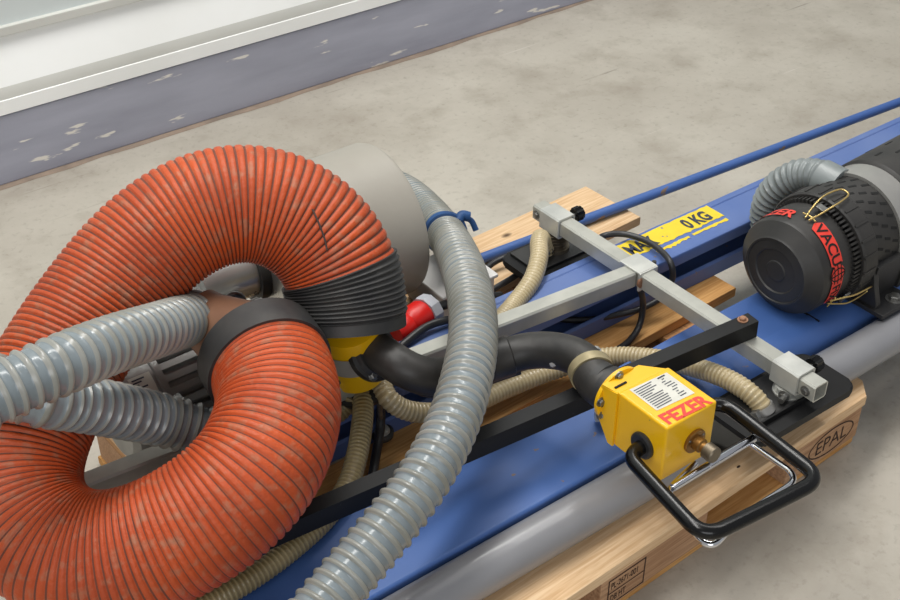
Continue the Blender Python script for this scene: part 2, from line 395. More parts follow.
# ------------------------------------------------------------------ long steel sections
# front blue beam: the front edge gets rounder towards the right-hand piece
def beam_profile(x):
    t = min(max((x - 1.1) / .3, 0), 1); r = .006 + .034 * t; zt = .190 + .012 * t
    y0, y1 = 1.0 - .008 * (1 - t), 1.158; z0 = .131; pr = [(y0, z0)]
    for k in range(7):
        a = PI - PI / 2 * k / 6; pr.append((y0 + r + r * math.cos(a), zt - r + r * math.sin(a)))
    pr += [(1.052, zt), (1.056, zt - .002), (1.10, zt - .002), (1.104, zt), (y1 - .006, zt), (y1, zt - .006), (y1, z0)]
    return pr
b = MB(); xs = [.30 + .05 * i for i in range(64)]; rings = [[b.bm.verts.new((x, y, z)) for y, z in beam_profile(x)] for x in xs]
for i in range(len(xs) - 1):
    n = len(rings[0])
    for k in range(n): b.bm.faces.new([rings[i][k], rings[i][(k + 1) % n], rings[i + 1][(k + 1) % n], rings[i + 1][k]])
b.bm.faces.new(rings[0]); b.bm.faces.new(rings[-1][::-1])
beam = thing('steel_beam', (1.6, 1.08, .13), 'wide flat blue steel beam next to the grey pipe, carrying the black air filter', 'beam')
b.build('beam_body', 'blue', beam, 30)
b = MB(); b.box(1.573, 1.576, 1.03, 1.10, .2005, .2025); b.build('seam', 'slot', beam)
# upper blue rail: C section with a dark slot towards the viewer
rail = thing('crane_rail', (1.6, 1.35, .13), 'blue slotted crane rail with a worn yellow load label on top', 'rail')
y0, y1, z0, zt = 1.303, 1.402, .131, .222
pr = [(y0, z0), (y0, .160), (y0 + .004, .164), (y0 + .006, .164), (y0 + .006, .1445), (y1 - .012, .1445), (y1 - .012, .208), (y0 + .006, .208), (y0 + .006, .196), (y0, .198), (y0, zt - .008),
      (y0 + .0025, zt - .0025), (y0 + .008, zt), (y1 - .022, zt), (y1 - .0195, zt - .002), (y1 - .017, zt), (y1 - .004, zt), (y1, zt - .004), (y1, z0)]
b = MB(); b.prism(pr, (.66, 0, 0), (0, 1, 0), (0, 0, 1), (1, 0, 0), 2.6); b.build('rail_body', 'blue2', rail, 30)
# label
zl = zt + .0006
lab = MB(); random.seed(3)
def ragged(x0, x1, ya, yb, n, j):
    lo = [(x0 + (x1 - x0) * i / n, ya + random.uniform(-j, j)) for i in range(n + 1)]
    hi = [(x0 + (x1 - x0) * i / n, yb + random.uniform(-j, j) * .4) for i in range(n + 1)]
    for i in range(n): lab.face([(*lo[i], zl), (*lo[i + 1], zl), (*hi[i + 1], zl), (*hi[i], zl)])
ragged(1.428, 1.672, 1.346, 1.392, 34, .0022); ragged(1.48, 1.565, 1.329, 1.337, 14, .003); ragged(1.575, 1.668, 1.331, 1.338, 14, .002)
lo = lab.build('load_label', 'labely', rail, smooth=False)
MB().text('MAX', .043, lambda x, y: (1.436 + x * .74, 1.352 + y, zl + .0006), .03).build('lettering', 'ink', lo, smooth=False)
MB().text('0 KG', .043, lambda x, y: (1.585 + x * .70, 1.353 + y, zl + .0006), .04).build('lettering', 'ink', lo, smooth=False)
# thin tie rod and the grey pipe
tag(MB().cyl((1.235, 1.6065, .142), (3.4, 1.475, .142), .0105, bev=.002).build('tie_rod', 'blue'), 'thin round blue steel rod across the far end of the pallet', 'rod')
tag(MB().cyl((.35, .958, ZP + .0345), (3.4, .958, ZP + .0345), .034, seg=64, bev=.003).build('plastic_pipe', 'pipe'), 'smooth grey round pipe along the front of the pallet', 'pipe')

# ------------------------------------------------------------------ galvanised lifting frame
fr = thing('lifting_frame', (1.37, 1.2, .235), 'galvanised square tube lifting frame lying across the blue beams', 'lifting frame')
def sq_tube(b, p0, p1, w, wall=.0025, upv=(0, 0, 1)):
    p0, p1 = V(p0), V(p1); A = (p1 - p0).normalized(); Z = V(upv); Y = Z.cross(A).normalized(); Z = A.cross(Y)
    def ring(p, h, c):
        out = []
        for sx, sy in ((1, 1), (-1, 1), (-1, -1), (1, -1)):
            q = [(h - c, h), (h, h - c)] if sx * sy < 0 else [(h, h - c), (h - c, h)]
            for a, bb in q: out.append(b.bm.verts.new(p + Y * (sx * a) + Z * (sy * bb)))
        return out
    o0, o1, i0, i1 = ring(p0, w / 2, .003), ring(p1, w / 2, .003), ring(p0, w / 2 - wall, .002), ring(p1, w / 2 - wall, .002)
    n = 8
    for k in range(n):
        j = (k + 1) % n
        for a, c in ((o0, o1), (i0, i1), (o0, i0), (o1, i1)): b.bm.faces.new([a[k], a[j], c[j], c[k]])
ZT = .27; W = .031
b = MB(); sq_tube(b, (1.369, 1.538, ZT - W / 2), (1.369, .868, ZT - W / 2), W); ct = b.build('cross_tube', 'zinc', fr, 30)
b = MB(); sq_tube(b, (.20, 1.369, ZT - W / 2), (1.352, 1.2735, ZT - W / 2), W); b.build('main_tube', 'zinc', fr, 30)
def sleeve(y, knob_x):
    b = MB(); sq_tube(b, (1.369, y - .026, ZT - W / 2), (1.369, y + .026, ZT - W / 2), .041, .004); s = b.build('sleeve', 'zincd', fr, 30)
    b = MB(); b.cyl((1.385, y - .008, ZT - .012), (1.408, y - .008, ZT - .012), .004); b.build('knob_screw', 'bolt', s)
    k = MB(); n = 40; poly = [(.0125 * (1 + .14 * math.cos(8 * 2 * PI * i / n)) * math.cos(2 * PI * i / n), .0125 * (1 + .14 * math.cos(8 * 2 * PI * i / n)) * math.sin(2 * PI * i / n)) for i in range(n)]
    k.prism(poly, (1.404, y - .008, ZT - .012), (0, 1, 0), (0, 0, 1), (1, 0, 0), .017, bev=.002)
    k.lathe((1.421, y - .008, ZT - .012), (1, 0, 0), [(0, .007), (.002, .006)], 20)
    k.build('clamp_knob', 'blackg', s)
    return s
sl1 = sleeve(.924, 1); sl2 = sleeve(1.487, 1)
for yy in (.884, 1.527): bolt_head(MB(), (1.3535, yy, ZT - .016), (-1, 0, 0), .006).build('end_bolt', 'bolt', fr)
# U-shaped pivot bracket where the tubes meet
b = MB(); b.box(1.350, 1.393, 1.250, 1.300, ZT, ZT + .004, .001); b.box(1.388, 1.393, 1.250, 1.300, ZT - .042, ZT + .002, .001); b.box(1.350, 1.393, 1.248, 1.2525, ZT - .034, ZT + .003, .001)
pb = b.build('pivot_bracket', 'zincd', fr)
b = MB(); bolt_head(b, (1.381, 1.2478, ZT - .013), (0, -1, 0), .006, .006); b.build('bracket_bolt', 'bolt', pb)
b = MB(); b.lathe((1.357, 1.2505, ZT - .016), (0, -1, 0), [(0, .011), (.004, .011), (.006, .008)], 20); b.build('rusty_washer', 'rust', pb)
b = MB(); b.cyl((1.397, 1.262, ZT + .004), (1.397, 1.262, ZT - .05), .004); b.build('bracket_pin', 'blackpl', pb)
# suction pads hanging from the sleeves
def pad(y, x0, x1, ya, yb, zb, spring=True):
    n = 6; r = .02; poly = []
    for cx, cy, a0 in ((x1 - r, yb - r, 0), (x0 + r, yb - r, 90), (x0 + r, ya + r, 180), (x1 - r, ya + r, 270)):
        for k in range(n + 1): a = math.radians(a0 + 90 * k / n); poly.append((cx + r * math.cos(a), cy + r * math.sin(a)))
    b = MB(); b.prism(poly, (0, 0, zb), (1, 0, 0), (0, 1, 0), (0, 0, 1), .014, bev=.004); p = b.build('suction_pad', 'blackp', fr)
    b = MB(); b.box(x0 + .02, x1 - .05, ya + .028, yb - .01, zb + .0142, zb + .020, .001); b.build('pad_plate', 'blackpl', p)
    if spring: b = MB(); b.box(x0 + .03, x1 - .05, ya + .024, ya + .028, zb + .014, zb + .024, .001); b.build('pad_lip', 'blackp', p)
    b = MB(); pr = [(0, .026), (.010, .026)]
    for i in range(5): pr += [(.012 + i * .0085, .0195), (.0155 + i * .0085, .0235), (.018 + i * .0085, .0195)]
    z1 = ZT - .036; b.lathe((1.369, y, zb + .02), (0, 0, 1), [(d * (z1 - zb - .02) / .054, q) for d, q in pr]); b.build('pad_neck', 'zincd' if spring else 'bronze', p)
    b = MB(); b.cyl((1.343, y - .012, zb + .028), (1.330, y - .016, zb + .028), .005); bolt_head(b, (1.345, y - .01, zb + .028), (-1, -.3, 0), .0065); b.build('neck_bolt', 'bolt', p)
    return p
pad1 = pad(.924, 1.238, 1.476, .870, .984, .2)
pad2 = pad(1.487, 1.27, 1.47, 1.418, 1.535, .175, False)

# ------------------------------------------------------------------ black angle bar
pa, p1 = V((0.5956, 1.1016, 0.2720)), V((1.3764, 1.0084, 0.3040)); p0 = pa + (pa - p1).normalized() * .26; A = (p1 - p0).normalized(); Zb = V((0, 0, 1)); Yb = Zb.cross(A).normalized(); Zb = A.cross(Yb)
bar = thing('steel_bar', ((p0 + p1) / 2)[:], 'long black steel angle bar resting across the cross tube', 'bar')
b = MB(); L_ = (p1 - p0).length
b.prism([(0, 0), (.026, 0), (.026, -.004), (.004, -.004), (.004, -.032), (0, -.032)], p0, Yb, Zb, A, L_, bev=.0008); b.build('angle_section', 'blackp', bar)
b = MB(); q = p1 - A * .02 + Yb * .016; bolt_head(b, q, Zb, .006, .006); b.build('rusty_bolt', 'rust', bar)

# ------------------------------------------------------------------ orange lift hose
hp = [(0.7934, 1.3050, 0.3777), (0.8005, 1.3167, 0.4049), (0.8058, 1.3294, 0.4318), (0.8076, 1.3437, 0.4581), (0.8036, 1.3601, 0.4827), (0.7940, 1.3776, 0.5045), (0.7797, 1.3954, 0.5231), (0.7612, 1.4126, 0.5379), (0.7393, 1.4284, 0.5484), (0.7145, 1.4421, 0.5541), (0.6880, 1.4532, 0.5553), (0.6606, 1.4614, 0.5523), (0.6332, 1.4666, 0.5459), (0.6062, 1.4691, 0.5368), (0.5799, 1.4692, 0.5258), (0.5543, 1.4672, 0.5135), (0.5294, 1.4633, 0.5003), (0.5052, 1.4577, 0.4868), (0.4814, 1.4509, 0.4733), (0.4578, 1.4429, 0.4600), (0.4346, 1.4338, 0.4471), (0.4119, 1.4234, 0.4345), (0.3897, 1.4118, 0.4222), (0.3681, 1.3989, 0.4101), (0.3473, 1.3847, 0.3982), (0.3210, 1.3639, 0.3827), (0.3029, 1.3465, 0.3709), (0.2872, 1.3273, 0.3587), (0.2758, 1.3057, 0.3457), (0.2702, 1.2820, 0.3324), (0.2711, 1.2573, 0.3200), (0.2784, 1.2331, 0.3097), (0.2911, 1.2105, 0.3025), (0.3081, 1.1906, 0.2987), (0.3280, 1.1738, 0.2987), (0.3496, 1.1599, 0.3016), (0.3720, 1.1486, 0.3067), (0.3948, 1.1394, 0.3133), (0.4179, 1.1321, 0.3211), (0.4410, 1.1265, 0.3299), (0.4642, 1.1229, 0.3393), (0.4875, 1.1219, 0.3489), (0.5110, 1.1242, 0.3586), (0.5346, 1.1310, 0.3679), (0.5579, 1.1434, 0.3766), (0.5809, 1.1615, 0.3841), (0.6031, 1.1855, 0.3903), (0.6216, 1.2167, 0.3954), (0.6352, 1.2535, 0.3991), (0.6439, 1.3079, 0.4010)]
OR = .0855; pit = .0097
oh = thing('lift_hose', (.45, 1.3, .2), 'thick orange corrugated lift hose curled in a loop with black end cuffs', 'hose')
P = curve(hp, .0022)
for _ in range(60): P = [P[0]] + [(P[i - 1] + P[i] * 2 + P[i + 1]) / 4 for i in range(1, len(P) - 1)] + [P[-1]]
P = resample(P, pit / 8); n = len(P)
tot = sum((P[i + 1] - P[i]).length for i in range(n - 1))
c0, c1 = pit * 9, pit * int((tot - .040) / pit)
iA = next(i for i in range(n) if i * tot / (n - 1) > c0); iB = next(i for i in range(n) if i * tot / (n - 1) > c1)
def orad(d):
    p = (d / pit) % 1.
    return OR - .0034 * max(0., 1 - abs(p - .5) / .34) ** 1.3
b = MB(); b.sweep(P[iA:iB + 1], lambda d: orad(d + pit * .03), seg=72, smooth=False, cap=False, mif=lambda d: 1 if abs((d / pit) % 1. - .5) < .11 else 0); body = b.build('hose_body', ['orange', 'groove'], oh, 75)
b = MB(); b.sweep(P[:iA + 2], lambda d: OR + .0015 + .0035 * math.sin(2 * PI * d / .013) ** 2 * (1 if d > .018 else 0), seg=64, smooth=False); b.build('hose_cuff', 'rubber', oh, 60)
b = MB(); b.sweep(P[iB - 2:], lambda d: OR + .0045, seg=64, smooth=False); cf = b.build('hose_cuff', 'rubber', oh, 40)
sc0 = V((0.7917, 1.3904, 0.5300)); i0 = min(range(n), key=lambda i: (P[i] - sc0).length); up_ = V((-.42, -.58, .70)).normalized()
b = MB(); pts = []
for k, t in enumerate((-34, -22, -10, 0, 8)):
    q = P[i0 + t]; tt = (P[i0 + t + 2] - P[i0 + t - 2]).normalized(); m_ = up_ - tt * up_.dot(tt); sd = tt.cross(m_).normalized(); pts.append(q + (m_.normalized() + sd * (.06 * k - .1)).normalized() * (OR + .0006))
b.sweep(pts, .0014, .002, 8); b.build('scuff_mark', 'scuff', body, 60)
# rusty cone between the cuff and the grey hose
e = P[-1]; ed = (P[-1] - P[-12]).normalized()
cone0 = e - ed * .002; cone1 = V((0.6062, 1.4089, 0.4200))
b = MB(); b.lathe(cone0, cone1 - cone0, [(0, .072), ((cone1 - cone0).length * .85, .044), ((cone1 - cone0).length, .043)], 48); b.build('cone_reducer', 'rust', oh, 40)

# ------------------------------------------------------------------ grey hoses
GR = .0335
ga = [(1.2672, 1.9417, 0.1700), (1.2749, 1.8440, 0.1800), (1.2312, 1.6914, 0.2150), (1.1308, 1.4861, 0.2850), (1.0168, 1.2967, 0.3450), (0.9246, 1.1708, 0.3750), (0.8483, 1.0909, 0.3800), (0.7801, 1.0353, 0.3720), (0.7060, 0.9933, 0.3580), (0.6327, 0.9688, 0.3350), (0.5524, 0.9483, 0.3100), (0.4708, 0.9247, 0.2900), (0.3809, 0.8927, 0.2800)]
h1 = thing('suction_hose', (.9, 1.25, .2), 'grey ribbed hose with a blue strap, running to the bottom edge', 'hose', 'grey ribbed suction hoses')
Pa = curve(ga, .002); La = sum((Pa[i + 1] - Pa[i]).length for i in range(len(Pa) - 1))
def gph(d): return d / .0125 if d < .42 else .42 / .0125 + (d - .42) / (.0125 + .0055 * min((d - .42) / .25, 1) * .8)
b = MB()
def garad(d):
    p = gph(d) % 1.
    h = .0022 if d < .3 else .0022 + .0018 * min((d - .3) / .3, 1)
    return GR + (h * math.sin(PI * p / .45) ** .7 if p < .45 else 0)
b.sweep(ga, garad, .0016, 40, mif=lambda d: 1 if gph(d) % 1. < .45 else 0); b.build('hose_body', ['grey', 'greyrib'], h1, 60)
# blue strap knotted round it
cs = V((1.1824, 1.5813, 0.2450)); i0 = min(range(len(Pa)), key=lambda i: (Pa[i] - cs).length); T = (Pa[i0 + 3] - Pa[i0 - 3]).normalized()
b = MB(); b.lathe(Pa[i0] - T * .010, T, [(0, GR + .002), (.001, GR + .006), (.008, GR + .0075), (.014, GR + .005), (.021, GR + .0065), (.022, GR + .002)], 40); st = b.build('blue_strap', 'bluerag', h1, 50)
kn = V((1.2144, 1.5750, 0.2750))
b = MB(); b.sweep([kn + V((-.012, -.004, 0)), kn + V((0, 0, .006)), kn + V((.012, -.006, .002))], .009, .002, 14)
b.sweep([kn, kn + V((.012, -.010, -.004)), kn + V((.016, -.022, -.022))], .006, .002, 12, flat=(1, .5)); b.build('strap_knot', 'bluerag', st, 60)

gb = [(0.5989, 1.4029, 0.4250), (0.5121, 1.3244, 0.4900), (0.4199, 1.2611, 0.5450), (0.3432, 1.2220, 0.5750), (0.2665, 1.2100, 0.5800), (0.1835, 1.2091, 0.5700), (0.0821, 1.2336, 0.5300)]
h2 = thing('suction_hose', (.3, 1.35, .4), 'grey ribbed hose clamped to the rusty cone and lying over the orange hose', 'hose', 'grey ribbed suction hoses')
ribbed('hose_body', gb, GR, .0178, .0045, ['grey', 'greyrib'], .42, 40, h2)
b = MB(); d_ = (V(gb[1]) - V(gb[0])).normalized(); b.lathe(V(gb[0]) - d_ * .006, d_, [(0, GR + .003), (0, GR + .0065), (.012, GR + .0065), (.012, GR + .003)], 40); b.build('hose_clamp', 'steel', h2, 40)
gc = [(0.2224, 1.6228, 0.4400), (0.2689, 1.4034, 0.4900), (0.3191, 1.2957, 0.4900), (0.3724, 1.2977, 0.4500), (0.4311, 1.3065, 0.4000), (0.4931, 1.3133, 0.3450), (0.5400, 1.2915, 0.3150), (0.5744, 1.2566, 0.2950)]
h3 = thing('suction_hose', (.35, 1.35, .3), 'grey ribbed hose tucked below the other grey hose, in front of the finned motor', 'hose', 'grey ribbed suction hoses')
ribbed('hose_body', gc, GR, .0172, .0048, ['grey', 'greyrib'], .42, 40, h3)

# ------------------------------------------------------------------ vacuum blower under the hoses
bl = thing('vacuum_blower', (.8, 1.6, ZP), 'aluminium vacuum blower with finned motor and beige drum hood under the orange hose', 'blower')
mx0, mx1, my, mz, mr = .482, .77, 1.50, .232, .086
b = MB(); poly = []; nf = 26
for i in range(nf):
    a0 = 2 * PI * i / nf
    for da, r in ((0, mr), (.10, mr), (.115, mr - .010), (.2, mr - .010), (.215, mr)):
        poly.append((r * math.cos(a0 + da), r * math.sin(a0 + da)))
b.prism(poly, (mx0 + .06, my, mz), (0, 1, 0), (0, 0, 1), (1, 0, 0), mx1 - mx0 - .06); b.build('finned_motor', 'alu', bl, 25)
b = MB(); b.lathe((mx0, my, mz), (1, 0, 0), [(0, mr * .80), (.008, mr * .94), (.02, mr), (.062, mr), (.064, mr + .004), (.074, mr + .004)], 64); eb = b.build('end_bell', 'alu', bl, 30)
def on_cyl(x, ang, r): return (x, my + r * math.cos(ang), mz + r * math.sin(ang))
b = MB(); A0, A1 = math.radians(112), math.radians(138)
for i in range(8):
    a, c = A0 + (A1 - A0) * i / 8, A0 + (A1 - A0) * (i + 1) / 8
    b.face([on_cyl(mx0 + .022, a, mr + .0005), on_cyl(mx0 + .057, a, mr + .0005), on_cyl(mx0 + .057, c, mr + .0005), on_cyl(mx0 + .022, c, mr + .0005)])
rl = b.build('rating_label', 'plate', eb)
b = MB()
for i in range(7):
    a = A0 + (A1 - A0) * (.12 + .12 * i)
    b.face([on_cyl(mx0 + .026, a, mr + .001), on_cyl(mx0 + .046 - .006 * (i % 3), a, mr + .001), on_cyl(mx0 + .046 - .006 * (i % 3), a + .03, mr + .001), on_cyl(mx0 + .026, a + .03, mr + .001)])
b.build('label_print', 'ink', rl, smooth=False)
b = MB(); b.box(mx0 + .05, mx0 + .085, my - mr - .004, my - mr + .03, mz + .02, mz + .05, .003); b.build('motor_lug', 'alu', bl)
b = MB(); b.box(.56, .74, 1.43, 1.57, ZP + .001, ZP + .016, .002); b.box(.58, .60, 1.44, 1.56, ZP + .016, ZP + .06, .002); b.box(.70, .72, 1.44, 1.56, ZP + .016, ZP + .06, .002); b.build('motor_foot', 'blackpl', bl)
b = MB(); b.lathe((.705, 1.64, .30), (1, 0, 0), [(0, .02), (0, .050), (.07, .050), (.10, .052)], 48); b.build('metal_cylinder', 'steel', bl, 30)
b = MB(); b.lathe((.80, 1.64, .30), (1, 0, 0), [(0, .062), (.022, .062), (.026, .05), (.03, .05)], 48); b.build('black_ring', 'rubber', bl, 30)
b = MB(); b.lathe((.818, 1.60, .295), (1, 0, 0), [(0, .066), (.075, .066)], 48); b.build('steel_drum', 'steel', bl, 30)
b = MB(); b.lathe((.895, 1.648, .285), (1, 0, 0), [(0, .1), (.004, .140), (.012, .144), (.02, .144), (.188, .144), (.196, .141), (.200, .134), (.200, .02)], 80); b.build('drum_hood', 'hood', bl, 30)
b = MB(); b.box(.60, .72, 1.55, 1.69, .25, .31, .006); b.build('blower_housing', 'alu', bl)
b = MB(); b.box(.86, .90, 1.47, 1.56, .19, .38, .006); b.build('black_flange', 'blackpl', bl)
b = MB(); q = V((0.6734, 1.4331, 0.4000)); b.sweep([q + V((-.02, 0, -.012)), q + V((-.013, 0, .008)), q + V((0, 0, .015)), q + V((.013, 0, .008)), q + V((.02, 0, -.012))], .005, .002, 12); b.build('lifting_eye', 'bolt', bl)
b = MB(); q = V((0.6661, 1.5839, 0.3300)); b.obox(q, (.022, .02, .012), bev=.002); b.build('blue_valve', 'bluetape', bl)
b = MB(); b.box(.52, 1.08, 1.575, 1.605, ZP + .001, ZP + .012, .002); b.build('foot_rail', 'blackpl', bl); b = MB(); b.box(.52, 1.08, 1.672, 1.692, ZP + .001, ZP + .014, .002); b.build('foot_rail', 'blackpl', bl)
# switch box and power plug
sb = thing('switch_box', (1.16, 1.52, ZP), 'white plastic switch box on the pallet behind the grey hose with blue strap', 'switch box')
b = MB(); b.box(1.105, 1.222, 1.485, 1.60, ZP + .001, .190, .004); bx = b.build('box_body', 'box', sb)
b = MB(); b.box(1.10, 1.227, 1.48, 1.605, .190, .198, .003); b.build('box_lid', 'box', sb)
b = MB(); b.cyl((1.104, 1.52, .165), (1.086, 1.52, .165), .014); b.build('cable_gland', 'boxg', sb)
pg = thing('power_plug', (0.9978, 1.4315, 0.2200), 'red industrial power plug with pale grey cap, lying beside the black hose cuff', 'plug')
a, c = V((0.9503, 1.4168, 0.2250)), V((1.0236, 1.4323, 0.2250)); D = (c - a); Ld = D.length
b = MB(); b.lathe(a, D, [(0, .020), (.01, .024), (Ld * .3, .026), (Ld * .45, .0225), (Ld * .55, .027), (Ld * .92, .028), (Ld, .025)], 36); b.build('plug_body', 'redplug', pg, 30)
b = MB(); b.lathe(c - D.normalized() * .001, D, [(0, .030), (.004, .031), (.02, .030), (.026, .022)], 10); b.build('plug_cap', 'boxg', pg, 25)

# ------------------------------------------------------------------ control unit: swivel, elbow pipe, yellow box, handle
cu = thing('control_unit', (1.1, .95, .2), 'yellow vacuum lifter control box on a black elbow pipe, with a looped black handle', 'vacuum lifter control')
# swivel housing under the upper cuff
sw = V(P[0]); swb = V((0.8192, 1.3302, 0.2750))
axs = (swb - sw).normalized()
b = MB(); b.lathe(sw - axs * .02, axs, [(0, .05), (.02, .052), ((swb - sw).length * .55, .052), ((swb - sw).length + .02, .050), ((swb - sw).length + .02, .02)], 48); sh = b.build('swivel_housing', 'yellow', cu, 30)
b = MB(); ll = (swb - sw).length; b.lathe(sw + axs * .012, axs, [(0, .0532), (ll * .42, .0532)], 48, cap=False); b.build('worn_band', 'hood', sh, 30)
b = MB(); b.lathe(sw + axs * (ll + .018), axs, [(0, .050), (.002, .061), (.012, .061), (.016, .054), (.016, .02)], 48); b.build('swivel_ring', 'blackpl', sh, 30)
b = MB(); q = V((0.7661, 1.2983, 0.2900)); b.cyl(q, V((0.7474, 1.2887, 0.2900)), .005); b.build('grub_screw', 'bolt', sh)
ep = [(0.8143, 1.2580, 0.3520), (0.8159, 1.2343, 0.3530), (0.8234, 1.2070, 0.3480), (0.8447, 1.1893, 0.3340), (0.8828, 1.1838, 0.3170), (0.9341, 1.1892, 0.3040), (0.9849, 1.1846, 0.3020), (1.0239, 1.1673, 0.3100), (1.0484, 1.1376, 0.3190), (1.0621, 1.1053, 0.3250), (1.0655, 1.0708, 0.3260), (1.046, 1.030, .324), (1.056, .992, .322)]
Pe = curve(ep, .003)
for _ in range(45): Pe = [Pe[0]] + [(Pe[i - 1] + Pe[i] * 2 + Pe[i + 1]) / 4 for i in range(1, len(Pe) - 1)] + [Pe[-1]]
Pe = resample(Pe, .003); ne = len(Pe)
fa = -V((.22, -.74, .60)).normalized()
b = MB(); b.lathe(Pe[0] + fa * .018, -fa, [(0, .02), (0, .044), (.010, .044), (.012, .038), (.018, .034)], 40); pf = b.build('pipe_flange', 'blackpl', cu, 30)
U = V((0, 0, 1)) - fa * fa.z; U.normalize(); Wv = fa.cross(U)
for k in range(4):
    a = PI / 4 + k * PI / 2; bolt_head(MB(), Pe[0] + fa * .008 + (U * math.cos(a) + Wv * math.sin(a)) * .037, -fa, .006, .006).build('flange_bolt', 'bolt', pf)
ER = .0285; jq = V((1.0050, 1.1755, 0.3060)); jd = .003 * min(range(ne), key=lambda i: (Pe[i] - jq).length)
b = MB(); b.sweep(Pe, lambda d: ER + (.003 if jd - .045 < d < jd else 0) + (.003 if d > .0028 * ne * .93 else 0), .003, 40, smooth=False); ebp = b.build('elbow_pipe', 'elbow', cu, 40)
b = MB(); b.sweep([p + V((0, 0, -.0215)) + (V((0, -.012, 0))) for p in Pe[6:int(ne * .56)]], .010, .003, 12, smooth=False); b.build('mould_seam', 'blackpl', ebp, 50)
i1 = int(ne * .855); T = (Pe[i1 + 2] - Pe[i1 - 2]).normalized()
b = MB(); b.lathe(Pe[i1] - T * .008, T, [(0, ER + .001), (0, ER + .0055), (.016, ER + .0055), (.016, ER + .001)], 40); hc = b.build('hose_clamp', 'clampb', cu, 30)
b = MB()
q = Pe[i1] + V((-.026, -.024, -.004)); b.cyl(q, q + V((-.001, .0, -.02)), .0045); bolt_head(b, q, (0, 0, 1), .007, .007); b.build('clamp_screw', 'bolt', hc); b = MB()
q2 = Pe[i1] + V((.03, .024, .01)); bolt_head(b, q2, (0, 0, 1), .006, .006); b.build('clamp_screw', 'bolt', hc)
i2 = int(ne * .90); T2 = (Pe[-1] - Pe[i2]).normalized()
b = MB(); b.lathe(Pe[i2], T2, [(0, ER + .002), (.001, ER + .004), (.012, ER + .0045), (.014, ER + .002), (.017, ER + .002), (.018, ER + .006), (.030, ER + .007), (.036, ER + .007)], 40); b.build('rubber_collar', 'rubber', cu, 35)

# yellow box
bx0, bx1, by0, by1, bz0, bz1 = 1.063, 1.162, .900, .998, .221, .320
b = MB(); b.box(bx0, bx1, by0, by1, bz0, bz1, .004, 3); cb = b.build('control_box', 'yellow', cu)
# round mounting flange and tapered cheeks behind the box
fy = 1.030; fc = V((1.094, fy, .283))
b = MB(); b.lathe(fc, (0, -1, 0), [(0, .044), (.006, .044)], 48)
b.prism([(-.036, 0), (.036, 0), (.066, -.034), (-.031, -.034)], (1.094, fy - .004, bz1 - .006), (1, 0, 0), (0, 1, 0), (0, 0, 1), .005)
b.prism([(-.030, -.040), (.032, -.036), (.036, .032), (-.030, .036)], (1.094, by1 - .004, .278), (1, 0, 0), (0, 0, 1), (0, 1, 0), fy - by1)
b.prism([(0, .030), (-.032, .037), (-.032, -.062), (-.022, -.062), (0, -.030)], (bx0 + .0005, fy - .002, .283), (0, 1, 0), (0, 0, 1), (-1, 0, 0), .004)
fl = b.build('mounting_flange', 'yellow', cb, 30)
for a in (98, 172, 40, 215): bolt_head(MB(), fc + V((.038 * math.cos(math.radians(a)), -.006, .038 * math.sin(math.radians(a)))), (0, -1, 0), .0055, .005).build('flange_bolt', 'bolt', fl)
MB().box(1.066, 1.088, 1.006, 1.009, bz1 - .002, bz1 + .001).build('flange_slot', 'slot', fl)
# data plate, print and red maker's name on the lid
zt2 = bz1 + .0006
b = MB(); b.face([(1.078, .936, zt2), (1.148, .931, zt2), (1.149, .988, zt2), (1.079, .992, zt2)]); dp = b.build('data_plate', 'plate', cb, smooth=False)
b = MB(); random.seed(5)
def bar_(x0, x1, y, h): b.face([(x0, y, zt2 + .0005), (x1, y, zt2 + .0005), (x1, y + h, zt2 + .0005), (x0, y + h, zt2 + .0005)])
for i in range(11): bar_(1.082, 1.082 + random.uniform(.018, .036), .939 + i * .0046, .0016)
for i in range(9): bar_(1.126 + random.uniform(0, .006), 1.126 + random.uniform(.008, .018), .938 + i * .0052, .0015)
bar_(1.128, 1.142, .984, .0025)
b.build('plate_print', 'ink', dp, smooth=False)
b = MB(); b.text('FEZER', .033, lambda x, y: (1.070 + x * .90, .906 + y * .92 - x * .04, zt2), .04, 1.02); b.build('lettering', 'red', cb, smooth=False)
# brass valve on the front
vc = V((1.122, by0, .268))
b = MB(); b.lathe(vc, (0, -1, 0), [(0, .0195), (.004, .0195), (.005, .018), (.005, .011), (.016, .011), (.018, .0085), (.024, .0085)], 36); vf = b.build('brass_valve', 'brass', cb, 30)
b = MB(); b.lathe(vc + V((0, -.024, 0)), (0, -1, 0), [(0, .010), (.001, .0125), (.016, .0125), (.018, .011)], 28); b.build('valve_knob', 'bronze', vf, 30)
for a in (30, 150, 270): bolt_head(MB(), vc + V((.015 * math.cos(math.radians(a)), -.004, .015 * math.sin(math.radians(a)))), (0, -1, 0), .002, .002, False).build('valve_screw', 'bolt', vf)
# grommet and looped handle
b = MB(); gcx = V((bx0, .940, .262)); b.lathe(gcx, (-1, 0, 0), [(0, .021), (.004, .021), (.006, .018), (.006, .01)], 32); b.build('handle_grommet', 'blackpl', cb, 30)
b = MB(); b.lathe((bx1, .945, .262), (1, 0, 0), [(0, .021), (.004, .021), (.006, .018), (.006, .01)], 32); b.build('handle_grommet', 'blackpl', cb, 30)
def rounded(pts, rad, n=8):
    out = [V(pts[0])]
    for i in range(1, len(pts) - 1):
        p, q, r = V(pts[i - 1]), V(pts[i]), V(pts[i + 1]); d0 = (p - q).normalized(); d1 = (r - q).normalized(); rr = min(rad, (p - q).length * .49, (r - q).length * .49)
        a, c = q + d0 * rr, q + d1 * rr
        for k in range(n + 1): t = k / n; out.append(a * (1 - t) ** 2 + q * 2 * t * (1 - t) + c * t * t)
    out.append(V(pts[-1])); return out
HZ = .262
